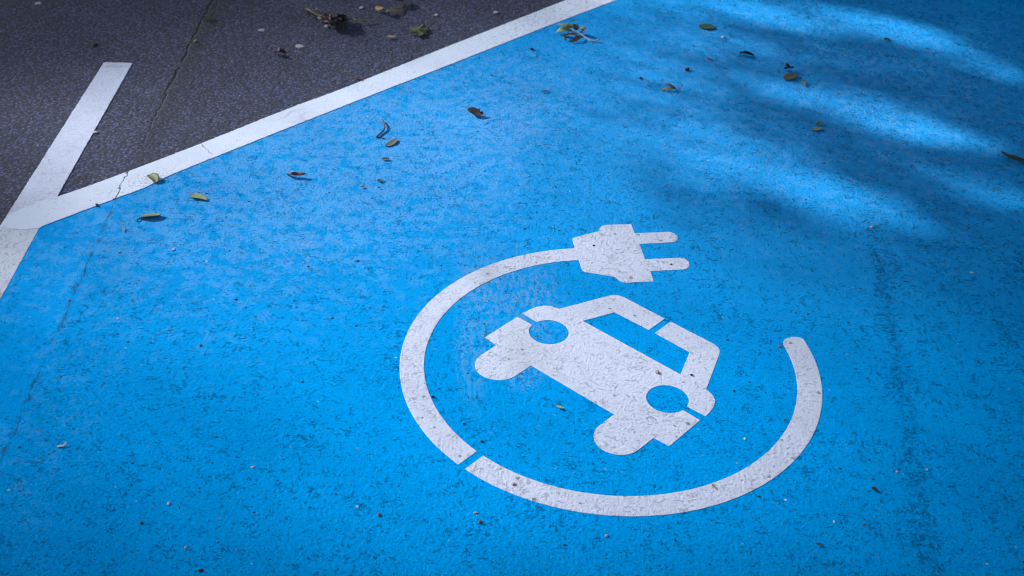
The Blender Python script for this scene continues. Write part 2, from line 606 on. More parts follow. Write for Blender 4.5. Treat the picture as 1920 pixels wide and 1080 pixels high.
HX, HY, HR = 0.1688, -0.6919, 0.0436
right_half = [(0.0, -0.8118), (0.1175, -0.8118), (0.1175, -0.862)]
right_half += arcl(0.1693, -0.862, 0.0518, 180, 360, 18)[1:]
right_half += [(0.2212, -0.8122), (0.2598, -0.8096), (0.2590, -0.6993), (0.2142, -0.6982)]
a0 = math.degrees(math.atan2(-0.6982 - HY, 0.2142 - HX))
a1 = math.degrees(math.atan2(-0.6827 - HY, 0.2135 - HX))
right_half += arcl(HX, HY, 0.0458, a0 + 0, a1 - 360, 40)[1:-1]
right_half += [(0.2135, -0.6827), (0.2600, -0.6806), (0.2585, -0.660), (0.2540, -0.640), (0.2450, -0.6225), (0.2300, -0.6115), (0.2103, -0.6068)]
right_half += [(0.1642, -0.4930), (0.1600, -0.4820), (0.1540, -0.4715), (0.1440, -0.4640), (0.1300, -0.4605)]
right_half += [(0.0085, -0.4612), (0.0088, -0.5230), (0.1080, -0.5247), (0.1398, -0.6040), (0.0, -0.6040)]
left_half = [(-x, y) for (x, y) in reversed(right_half)][1:-1]
body = [car_pt(x, y) for (x, y) in right_half + left_half]
slab('car', body, zs0, zs1, MAT_SYMBOL, sym)


# ------------------------------------------------------------------ litter: leaves, twigs, stones
def leaf_mat(name, c1, c2, c3=None, rough=0.6, vein=0.25):
    """two-tone dry leaf: c1 along the blade, c2 in blotches and toward the stalk end (generated x)"""
    m, b = material(name)
    tc = T.nt.nodes.new('ShaderNodeTexCoord')
    u = T(tc.outputs['UV'])
    x, y, _ = sep(u)
    n = noise(u, 5, 4, 0.65)
    f = ramp(n + (0.26 - x) * 1.8, 0.55, 0.75)
    col = mix(f, c1, c2)
    col = mix(ramp(noise(V('ADD', u, (3, 1, 0)), 9, 3, 0.7), 0.58, 0.70) * 0.6, col, c3 or c2)
    col = mix(ramp(ab(y - 0.5), 0.07, 0.02) * vein, col, (0.42, 0.40, 0.26))
    col = scale_col(col, 0.85 + noise(u, 30, 2) * 0.35)
    put(b.inputs['Base Color'], col)
    b.inputs['Roughness'].default_value = rough
    b.inputs['Specular IOR Level'].default_value = 0.35
    ribs = M('SINE', (x * 60 + ab(y - 0.5) * 30)) * 0.3
    put(b.inputs['Normal'], bump(ribs + noise(u, 12, 3), 0.0006))
    return m


OLIVE = leaf_mat('olive_leaf', (0.21, 0.22, 0.09), (0.11, 0.055, 0.035))
PALE = leaf_mat('pale_green_leaf', (0.29, 0.31, 0.14), (0.18, 0.08, 0.05))
GREEN = leaf_mat('dark_green_leaf', (0.035, 0.09, 0.045), (0.04, 0.06, 0.03), vein=0.06)
GREY = leaf_mat('mottled_leaf', (0.13, 0.15, 0.13), (0.03, 0.05, 0.035), (0.03, 0.055, 0.04), vein=0.05)
BROWN = leaf_mat('brown_leaf', (0.23, 0.12, 0.065), (0.12, 0.055, 0.035), vein=0.1)
DARK = leaf_mat('dark_leaf', (0.055, 0.035, 0.035), (0.02, 0.012, 0.014), vein=0.05)
PURPLE = leaf_mat('purple_leaf', (0.075, 0.030, 0.035), (0.035, 0.016, 0.022), (0.06, 0.05, 0.03), vein=0.1)
TAN = leaf_mat('tan_leaf', (0.50, 0.30, 0.13), (0.30, 0.16, 0.07), vein=0.05)
YELLOW = leaf_mat('yellow_leaf', (0.46, 0.40, 0.13), (0.30, 0.22, 0.08), vein=0.05)
REDDISH = leaf_mat('reddish_leaf', (0.20, 0.075, 0.06), (0.07, 0.03, 0.03), vein=0.05)
SAGE = leaf_mat('sage_leaf', (0.20, 0.25, 0.13), (0.14, 0.13, 0.07))
MIXED = leaf_mat('green_and_brown_leaf', (0.10, 0.11, 0.05), (0.085, 0.035, 0.035), vein=0.05)


def plain(name, col, rough=0.8, amp=0.5):
    m, b = material(name)
    P = world_pos()
    c = scale_col(mix(noise(P, 220, 3), col, tuple(v * 0.6 for v in col)), 0.8 + noise(P, 700, 2) * amp)
    put(b.inputs['Base Color'], c)
    b.inputs['Roughness'].default_value = rough
    put(b.inputs['Normal'], bump(noise(P, 500, 3), 0.0008))
    return m


TWIG = plain('twig_bark', (0.13, 0.06, 0.055))
PALETWIG = plain('pale_stalk', (0.46, 0.40, 0.38))
TANTWIG = plain('tan_stalk', (0.30, 0.19, 0.12))
BLACK = plain('black_bark', (0.02, 0.014, 0.016))


def blade(spine, width, prof='lance', fold=0.25, roll=0.0, thick=0.0005, jag=0.0, seed=0):
    """leaf blade mesh along a 3D spine; fold lifts the margins, roll tilts the blade about its spine"""
    rs = random.Random(seed)
    n = 16
    sp = spline(spine, n)
    bm = bmesh.new()
    uvl = bm.loops.layers.uv.new('UVMap')
    rows = []
    for i, p in enumerate(sp):
        t_ = i / n
        if prof == 'lance': wd = math.sin(math.pi * min(1, t_ ** 0.85)) ** 0.75
        elif prof == 'oval': wd = math.sin(math.pi * t_) ** 0.55
        elif prof == 'blunt': wd = min(1, (1 - t_) * 2.2) ** 0.6 * (0.55 + 0.45 * min(1, t_ * 4))
        elif prof == 'sliver': wd = 0.35 + 0.65 * math.sin(math.pi * t_) ** 0.8
        else: wd = 1.0
        wd = max(wd, 0.04) * width / 2
        tan = (sp[min(i + 1, n)] - sp[max(i - 1, 0)])
        tan.normalize()
        side_ = tan.cross(Vector((0, 0, 1)))
        if side_.length < 1e-4: side_ = Vector((1, 0, 0))
        side_.normalize()
        upv = side_.cross(tan)
        ca, sa = math.cos(roll), math.sin(roll)
        s2 = side_ * ca + upv * sa
        u2 = upv * ca - side_ * sa
        row = []
        for j, v in enumerate((-1, -0.6, -0.25, 0, 0.25, 0.6, 1)):
            wj = wd * (1 + (rs.uniform(-jag, jag * 0.4) if abs(v) == 1 else 0))
            q = p + s2 * (v * wj) + u2 * (fold * abs(v) ** 1.4 * wd)
            row.append((q, u2))
        rows.append(row)
    m = 7
    top = [[bm.verts.new(q + u * thick / 2) for q, u in r] for r in rows]
    bot = [[bm.verts.new(q - u * thick / 2) for q, u in r] for r in rows]

    def quad(vs, uvs):
        f = bm.faces.new(vs)
        for l, uv in zip(f.loops, uvs): l[uvl].uv = uv
    for i in range(n):
        for j in range(m - 1):
            uv = [(i / n, j / 6), ((i + 1) / n, j / 6), ((i + 1) / n, (j + 1) / 6), (i / n, (j + 1) / 6)]
            quad((top[i][j], top[i + 1][j], top[i + 1][j + 1], top[i][j + 1]), uv)
            quad((bot[i][j], bot[i][j + 1], bot[i + 1][j + 1], bot[i + 1][j]), [uv[0], uv[3], uv[2], uv[1]])
        for j in (0, m - 1):
            uv = [(i / n, j / 6), ((i + 1) / n, j / 6), ((i + 1) / n, j / 6), (i / n, j / 6)]
            quad((top[i][j], bot[i][j], bot[i + 1][j], top[i + 1][j]), uv)
    for i in (0, n):
        for j in range(m - 1):
            quad((top[i][j], top[i][j + 1], bot[i][j + 1], bot[i][j]), [(i / n, j / 6)] * 4)
    return bm


def tube(pts, r0, r1, n=14, sides=7):
    sp = spline(pts, n)
    bm = bmesh.new()
    rings = []
    for i, p in enumerate(sp):
        tan = (sp[min(i + 1, n)] - sp[max(i - 1, 0)]).normalized()
        a = tan.cross(Vector((0.13, 0.2, 1))).normalized()
        b_ = a.cross(tan)
        r = r0 + (r1 - r0) * i / n
        r *= 1 + 0.12 * math.sin(i * 2.3)
        rings.append([bm.verts.new(p + (a * math.cos(2 * math.pi * k / sides) + b_ * math.sin(2 * math.pi * k / sides)) * r) for k in range(sides)])
    for p, q in zip(rings, rings[1:]):
        for k in range(sides):
            bm.faces.new((p[k], p[(k + 1) % sides], q[(k + 1) % sides], q[k]))
    bm.faces.new(rings[0])
    bm.faces.new(rings[-1])
    return bm


def P3(px, py, lift=0.0, base=Z_BLUE):
    """ground contact under a pixel, then the point lifted so it is still seen at that pixel"""
    return at(px, py, base + lift)


def leaf(name, px, width, mat, label, cat='leaf', prof='lance', lifts=None, fold=0.3, roll=0.0, base=Z_BLUE,
         stalk=None, jag=0.06, group=None, stalk_mat=None, stalk_r=0.0011):
    n = len(px)
    lifts = lifts or [0.003] * n
    sp = [P3(a, b_, l, base) for (a, b_), l in zip(px, lifts)]
    c = sum((Vector(p) for p in sp), Vector()) / n
    c.z = base
    bm = blade(sp, width, prof, fold, roll, jag=jag, seed=int(px[0][0] * 7))
    mz = min(v.co.z for v in bm.verts)
    lo = base + 0.0006
    if mz < lo:
        for v in bm.verts: v.co.z = max(v.co.z, lo + (v.co.z - mz) * 0.12)
    if stalk:
        t_ = empty(name, c, label, cat, group)
        link('blade', bm, mat, t_, True)
        link('stalk', tube([P3(a, b_, l, base) for a, b_, l in stalk], stalk_r, stalk_r * 0.8), stalk_mat or TWIG, t_, True)
        return t_
    o_ = link(name, bm, mat, None, True)
    for v in o_.data.vertices: v.co -= c
    o_.location = c
    return tag(o_, label, cat, group)


def twig(name, pts, r0, r1, mat, label, cat='twig', base=Z_BLUE, group=None):
    sp = [P3(a, b_, l, base) for a, b_, l in pts]
    c = sum((Vector(p) for p in sp), Vector()) / len(sp)
    c.z = base
    o_ = link(name, tube(sp, r0, r1), mat, None, True)
    for v in o_.data.vertices: v.co -= c
    o_.location = c
    return tag(o_, label, cat, group)


def stone(px, py, size, mat, label, name='pebble', cat='pebble', flat=0.6, base=Z_BLUE, group=None, stretch=1.25):
    rs = random.Random(int(px * 13 + py))
    bm = bmesh.new()
    bmesh.ops.create_icosphere(bm, subdivisions=2, radius=size / 2)
    ph = [rs.uniform(0, 6) for _ in range(6)]
    an = rs.uniform(0, 3.1)
    for v in bm.verts:
        d = v.co.normalized()
        k = 1 + 0.16 * math.sin(3 * d.x + ph[0]) + 0.14 * math.sin(4 * d.y + ph[1]) + 0.10 * math.sin(5 * d.z + ph[2])
        q = d * (size / 2) * k
        q.x *= stretch
        q.z *= flat
        v.co = Vector((q.x * math.cos(an) - q.y * math.sin(an), q.x * math.sin(an) + q.y * math.cos(an), q.z))
    mz = min(v.co.z for v in bm.verts)
    for v in bm.verts: v.co.z -= mz + size * 0.06
    o_ = link(name, bm, mat, None, False)
    o_.location = at(px, py, base)
    return tag(o_, label, cat, group)


# leaves by the corner of the lines
leaf('leaf', [(260, 409), (272, 407), (288, 405.5), (297, 404), (302.3, 399.5)], 0.026, OLIVE,
     'curled olive leaf with brown end and black stalk, below the lines junction', lifts=[.002, .002, .002, .003, .007],
     fold=0.35, roll=0.3, prof='lance', stalk=[(262, 409, .004), (258, 412, .003), (256.5, 415.5, .001)], stalk_mat=BLACK, stalk_r=.0015)
leaf('leaf', [(354.5, 366), (366, 368), (378, 370.5), (389, 375.5)], 0.024, PALE,
     'pale green leaf with a reddish blunt end, lying flat below the white line', prof='lance', fold=0.25)
leaf('leaf', [(280, 327.5), (285, 331), (290, 336), (293.5, 343)], 0.030, OLIVE,
     'small olive leaf lying across the lower edge of the long white line', base=Z_LINE, lifts=[.002, .004, .004, .002], fold=0.4,
     stalk=[(293, 341, .003), (297, 342.5, .0), (301, 343, -.003)], stalk_mat=TANTWIG, stalk_r=.0016)
leaf('leaf', [(378, 32), (384, 34.5), (394, 35), (406, 36)], 0.032, MIXED,
     'green leaf with a brown tip lying over the asphalt joint', base=Z_ASPHALT, fold=0.4, lifts=[.012, .006, .005, .003])
leaf('leaf', [(537, 326.3), (545, 327.5), (556, 328.8), (566, 328.6), (573, 326)], 0.014, REDDISH,
     'thin reddish brown curled leaf lying level on the blue paint', fold=0.9, prof='sliver', lifts=[.001, .006, .004, .006, .009])
twig('twig', [(716.5, 224.5, .006), (720.5, 232, .007), (721, 240, .006), (716, 247.5, .004), (706.5, 256.5, .003), (706.7, 256.8, .002)], .0020, .0024, TWIG,
     'arched thin reddish twig on the blue paint above the mottled leaf')
twig('twig', [(707, 256.8, .001), (714, 258.3, .001), (722, 260, .002)], .0018, .0014, BLACK,
     'short straight black twig touching the foot of the arched twig')
leaf('leaf', [(722.5, 274.5), (730, 271), (738, 265.5), (743.2, 260)], 0.027, GREY,
     'mottled grey green leaf with dark edges below the arched twig', prof='oval', fold=0.12, lifts=[.001, .001, .002, .004], jag=.2)
leaf('bark_chip', [(716.5, 297.8), (722, 298), (729.5, 298.2)], 0.012, DARK, 'flat dark bark chip below the mottled leaf', 'bark chip', prof='sliver', jag=.3)
leaf('bark_chip', [(708.5, 336.5), (712, 338.5), (716, 341)], 0.014, DARK, 'bent dark chip below the bark chip, beside a reddish crumb', 'bark chip', prof='oval', jag=.3)
leaf('bark_chip', [(677, 349.5), (680, 350), (684, 350)], 0.012, REDDISH, 'tiny reddish brown chip left of the bent dark chip', 'bark chip', prof='oval', jag=.3)
leaf('bark_chip', [(708.6, 352.5), (711, 351.7), (713.5, 351.2)], 0.006, DARK, 'tiny dark sliver right under the bent dark chip', 'bark chip', prof='sliver', jag=.2)
leaf('leaf', [(876, 204.5), (884, 208), (893, 213), (901, 214.5), (905, 209)], 0.030, DARK,
     'crumpled dark brown leaf alone on the blue paint, its stalk end curled up', fold=0.5, lifts=[.012, .010, .006, .006, .012], jag=.2, roll=-.3)

# sprig of leaflets beside the white line
sprig = empty('leaf_sprig', at(1085, 62, 0), 'dried sprig of green and brown leaflets on a pale stalk, beside the white line', 'leaf sprig')
link('stem', tube([P3(1122.5, 73, .010), P3(1117.5, 77, .004), P3(1108, 76, .003), P3(1100, 71.3, .003), P3(1092.5, 66.2, .004),
                   P3(1085, 61.2, .006), P3(1076.7, 56.7, .008), P3(1067.5, 53.3, .008), P3(1061, 50.5, .008)], .0026, .0014, 30), PALETWIG, sprig, True)
for sp_, wd, mt, pr, fo, ro_, lf in (
        ([(1061.5, 51), (1054, 47.5), (1045, 45)], .018, SAGE, 'lance', .3, .2, [.008, .010, .008]),
        ([(1068, 53.3), (1068, 48), (1069, 43)], .032, SAGE, 'oval', .15, 0, [.008, .016, .022]),
        ([(1080, 57), (1080, 51), (1076, 44.5)], .020, MIXED, 'lance', .4, .2, [.008, .018, .026]),
        ([(1088, 62), (1094, 58), (1092, 53.5), (1083, 55)], .018, BROWN, 'sliver', .5, .3, [.006, .016, .022, .012]),
        ([(1083, 64.5), (1070, 64.5), (1058, 67)], .018, BROWN, 'lance', .3, .2, [.005, .010, .004]),
        ([(1093, 69.5), (1084, 71), (1077, 76), (1068.5, 79.5)], .018, BROWN, 'lance', .5, .5, [.005, .010, .006, .003]),
        ([(1072, 58.5), (1061, 56), (1050, 57), (1042, 60)], .022, SAGE, 'lance', .3, .4, [.008, .018, .016, .006]),
        ([(1049, 58.5), (1055, 63), (1058.5, 70), (1060.3, 78)], .014, SAGE, 'lance', .4, .5, [.016, .014, .008, .002])):
    bm = blade([P3(a, b_, l) for (a, b_), l in zip(sp_, lf)], wd, pr, fo, ro_, jag=.08, seed=int(sp_[0][0]))
    for v in bm.verts: v.co.z = max(v.co.z, 0.0008)
    link('leaflet', bm, mt, sprig, True)

leaf('leaf', [(1311.5, 51.8), (1320, 50.5), (1331, 51), (1342.5, 53.2)], 0.050, GREEN,
     'flat dark green leaf on blue paint between two pale sun streaks at the top', fold=0.1, prof='lance', lifts=[.003] * 4)
leaf('leaf', [(1387, 99.5), (1395, 100), (1403, 101.8), (1414, 105)], 0.022, BLACK,
     'small black shrivelled scrap of leaf on the blue paint below the dark green leaf', fold=0.6, prof='sliver', jag=.35, lifts=[.005, .010, .006, .002])
leaf('leaf', [(1471.5, 130.5), (1478, 127.5), (1485, 128.5)], 0.032, DARK,
     'small dark crumpled leaf scrap just above the brown and green leaf', fold=.7, prof='oval', jag=.4, lifts=[.003, .010, .005])
leaf('leaf', [(1471.5, 149.5), (1479, 145), (1487, 142), (1493, 137.5)], 0.042, MIXED,
     'brown and green oval leaf, the middle of three in a slanting row', fold=.15, prof='lance', lifts=[.003, .004, .005, .008])
leaf('leaf', [(1506.5, 151), (1507.5, 156), (1508.5, 161)], 0.014, OLIVE,
     'tiny olive leaf standing end on, the lowest of three in a slanting row', fold=.2, prof='sliver', lifts=[.004, .005, .004])
t_ = empty('maple_seed', at(1262, 167, 0), 'forked brown maple seed with two wings and a thin curved stalk', 'seed')
for sp_, lf in (([(1268, 166), (1258, 166.5), (1249, 166.6), (1241, 166.2)], [.004, .006, .006, .004]),
                ([(1267, 164.5), (1261, 163), (1254, 159.5), (1247, 156.5)], [.005, .010, .014, .016])):
    bm = blade([P3(a, b_, l) for (a, b_), l in zip(sp_, lf)], .011, 'lance', .4, .2, seed=3)
    for v in bm.verts: v.co.z = max(v.co.z, 0.0008)
    link('wing', bm, TAN if sp_[0][0] == 1268 else BROWN, t_, True)
link('stalk', tube([P3(1266, 166, .006), P3(1270, 168, .003), P3(1276, 165, .008), P3(1279.5, 157, .014)], .0013, .0010), TANTWIG, t_, True)
stone(1288, 132, .013, plain('seed_husk', (0.07, 0.025, 0.025)), 'round dark red seed on the blue paint above the forked maple seed', 'seed', 'seed', flat=.8)
leaf('leaf', [(1520.5, 243), (1530, 243), (1537, 241), (1540, 238.7)], 0.017, YELLOW,
     'yellow green crescent leaf at the edge of the large sun patch', fold=.4, prof='lance')
leaf('leaf', [(1532.5, 235), (1536, 232.5), (1541.5, 229.5)], 0.015, OLIVE,
     'tiny twisted olive scrap just above the yellow green crescent leaf', fold=.5, prof='sliver', jag=.2)
leaf('leaf', [(1876.5, 283), (1882, 290), (1892, 296), (1904, 299), (1914, 301.5), (1926, 301)], 0.036, MIXED,
     'long curled green and brown leaf at the right edge of the photo', fold=.55, roll=.5, lifts=[.024, .014, .010, .010, .006, .003], jag=.12)
leaf('leaf', [(1042.3, 759), (1048, 763), (1054, 764.7), (1059, 763.8)], 0.0065, YELLOW,
     'small yellow green crescent leaf inside the ring, left of the car body', fold=.3, prof='lance')
leaf('leaf', [(1634, 914.5), (1640, 917.5), (1647, 921.5)], 0.009, BLACK,
     'small black shrivelled leaf scrap on the blue paint right of the ring', fold=.5, prof='lance', jag=.3)
leaf('leaf', [(1530, 1020), (1537, 1020.5), (1546, 1023)], 0.006, GREEN,
     'thin dark green blade near the bottom edge below the ring', fold=.3, prof='lance')
leaf('leaf', [(1470, 786), (1472.5, 787.5), (1475, 789)], 0.007, GREEN, 'tiny dark green fleck inside the ring to the right of the car', fold=.1, prof='oval')
leaf('leaf', [(1335, 908.5), (1337.5, 911), (1339.5, 915)], 0.005, OLIVE, 'tiny green fleck on the white cable at the bottom of the ring', fold=.2, prof='lance', base=Z_SYM)
leaf('leaf', [(230.5, 433.5), (231.8, 430), (233.2, 426.5)], 0.005, TAN, 'tiny orange brown needle below the curled olive leaf', prof='sliver')
leaf('leaf', [(1324, 108.5), (1331, 111), (1337, 113.5)], 0.009, REDDISH, 'thin red brown sliver left of the shrivelled black scrap', prof='sliver')
leaf('leaf', [(1658, 74.8), (1663, 73.5), (1669.5, 74)], 0.018, DARK, 'small dark scrap at the end of a pale sun streak, upper right', prof='lance', jag=.3)
leaf('leaf', [(1015, 172), (1022, 171.5), (1030, 170.5)], 0.009, DARK, 'thin dark sliver on blue paint right of the crumpled brown leaf', prof='sliver')
t_ = empty('scrap', at(116, 835, 0), 'small whitish forked paper scrap at the lower left of the bay', 'scrap')
wm = plain('whitish_scrap', (0.62, 0.58, 0.56))
link('strip', blade([P3(107, 836.7, .002), P3(114, 836.2, .002), P3(121, 835, .002)], .006, 'sliver', .2), wm, t_, True)
link('strip', blade([P3(120.5, 835.5, .002), P3(122, 832, .004), P3(123.3, 828, .006)], .005, 'sliver', .2), wm, t_, True)

# on the asphalt at the top
B = Z_ASPHALT
t_ = empty('dead_leaf_clump', at(625, 38, B), 'heap of dark purple dead leaves with a few green leaflets on the asphalt', 'dead leaves')
rs = random.Random(4)
for k in range(15):
    cx, cy = rs.uniform(608, 646), rs.uniform(29, 44)
    a = rs.uniform(0, 6.28)
    L = rs.uniform(6, 12)
    bm = blade([P3(cx, cy, rs.uniform(.004, .02), B), P3(cx + L * .5 * math.cos(a), cy + L * .3 * math.sin(a), rs.uniform(.010, .035), B),
                P3(cx + L * math.cos(a), cy + L * .55 * math.sin(a), rs.uniform(.002, .02), B)], rs.uniform(.022, .040), 'lance', .5,
               rs.uniform(-.8, .8), jag=.2, seed=k)
    for v in bm.verts: v.co.z = max(v.co.z, B + .001)
    link('dead_leaf', bm, (PURPLE, DARK, PURPLE, BLACK)[k % 4], t_, True)
for sp_, wd in (([(571, 15.5), (576, 18), (582, 21.5)], .018), ([(589, 22), (596, 22), (603.5, 22.5)], .030), ([(599, 36), (603, 34), (608, 32)], .030)):
    bm = blade([P3(a, b_, .012, B) for a, b_ in sp_], wd, 'lance', .3, .3, seed=5)
    for v in bm.verts: v.co.z = max(v.co.z, B + .001)
    link('green_leaflet', bm, PALE, t_, True)
for pts in ([(650, 34, .02), (660, 34.5, .012), (667, 38, .012), (682, 38.5, .012), (692, 38.5, .010), (703, 42.5, .004), (708, 44.5, .002)],
            [(582, 21.5, .012), (596, 28, .012), (612, 33, .015)]):
    link('twig', tube([P3(a, b_, l, B) for a, b_, l in pts], .0034, .0018, 20), TANTWIG, t_, True)
for sp_ in ([(590, 22), (592, 18), (593, 15)], [(600, 33), (609, 27), (620, 20)], [(582, 22), (580, 26), (579, 30)]):
    bm = blade([P3(a, b_, .012, B) for a, b_ in sp_], .022, 'lance', .4, .3, seed=6)
    for v in bm.verts: v.co.z = max(v.co.z, B + .001)
    link('dead_leaf', bm, DARK, t_, True)

leaf('wood_chip', [(704.5, 18), (710, 16), (717, 13.5)], 0.034, TAN, 'orange tan chip of wood on the asphalt right of the dead leaf heap', 'wood chip',
     prof='sliver', fold=.1, base=B, lifts=[.010, .012, .012], jag=.1)
leaf('wood_chip', [(724.5, 69), (733, 69), (742, 69)], 0.014, TAN, 'thin tan splinter on the asphalt left of the lobed leaf', 'wood chip',
     prof='sliver', fold=.3, base=B, lifts=[.006] * 3)
t_ = empty('dry_stalks', at(738, 20, B), 'bundle of thin tan dry stalks with a grey green bract on the asphalt', 'dry stalks')
for pts in ([(734, 16.5, .01), (745, 15.5, .012), (756, 15.5, .004)], [(734, 19.5, .01), (746, 20, .012), (757, 20.3, .004)],
            [(736, 21, .008), (742, 24.5, .008), (748, 27.5, .002)], [(751, 15, .008), (757, 10, .010), (764, 4, .006)]):
    link('stalk', tube([P3(a, b_, l, B) for a, b_, l in pts], .0026, .0018), TANTWIG, t_, True)
link('bract', blade([P3(722, 26.5, .004, B), P3(728, 22, .012, B), P3(734.5, 19, .012, B)], .022, 'lance', .4, .3), OLIVE, t_, True)
leaf('leaf', [(740, -1), (747, 2), (755, 1), (763, -3)], 0.060, GREEN, 'dark green curled leaf cut by the top edge of the photo, on the asphalt',
     base=B, fold=.5, lifts=[.015, .012, .012, .01], jag=.2)

# lobed leaf: one blade cut into lobes
t_ = empty('leaf', at(785, 64, B), 'lobed olive brown leaf with a long thin stalk, on the asphalt above the white line', 'leaf')
ol = pxl('801,53;795,52;786,54;777,56;768,57.5;772,60.5;778,61.8;771,64.5;764,65;772,66.5;779,66.3;785,65.5;781,68.5;781,71.5;785,72;790,71;795,69.5;799,65.5;801,60', B)
bm = bmesh.new()
uvl = bm.loops.layers.uv.new('UVMap')
cc = sum((Vector(p) for p in ol), Vector()) / len(ol)
cv = bm.verts.new((cc.x, cc.y, B + .014))
ring = [bm.verts.new((p.x, p.y, B + .003 + .010 * abs(math.sin(i * 1.3)))) for i, p in enumerate(ol)]
for i in range(len(ring)):
    f = bm.faces.new((cv, ring[i], ring[(i + 1) % len(ring)]))
    for l, uv in zip(f.loops, ((.5, .5), (.5 + .5 * math.cos(i * .33), .5 + .5 * math.sin(i * .33)), (.5 + .5 * math.cos(i * .33 + .33), .5 + .5 * math.sin(i * .33 + .33)))):
        l[uvl].uv = uv
bmesh.ops.solidify(bm, geom=bm.faces[:], thickness=.0006)
link('blade', bm, OLIVE, t_)
link('stalk', tube([P3(801, 53.5, .006, B), P3(804, 49, .010, B), P3(810, 44, .014, B), P3(815, 39, .010, B)], .0022, .0016), TWIG, t_, True)
leaf('leaf', [(516, 99.5), (523, 97.5), (530, 99), (538, 101)], 0.030, PURPLE, 'dark reddish crumpled leaf scrap alone on the asphalt left of the dead leaf heap',
     base=B, fold=.6, jag=.4, lifts=[.003, .010, .006, .003])
twig('twig', [(664.5, 144.5, .006), (671, 147.5, .006), (681, 151, .003)], .0030, .0022, TWIG, 'short reddish brown twig at the upper edge of the long white line', base=B)
leaf('leaf', [(329, 31), (329, 34)], .014, REDDISH, 'tiny reddish crumb on the asphalt left of the joint', base=B, prof='oval')

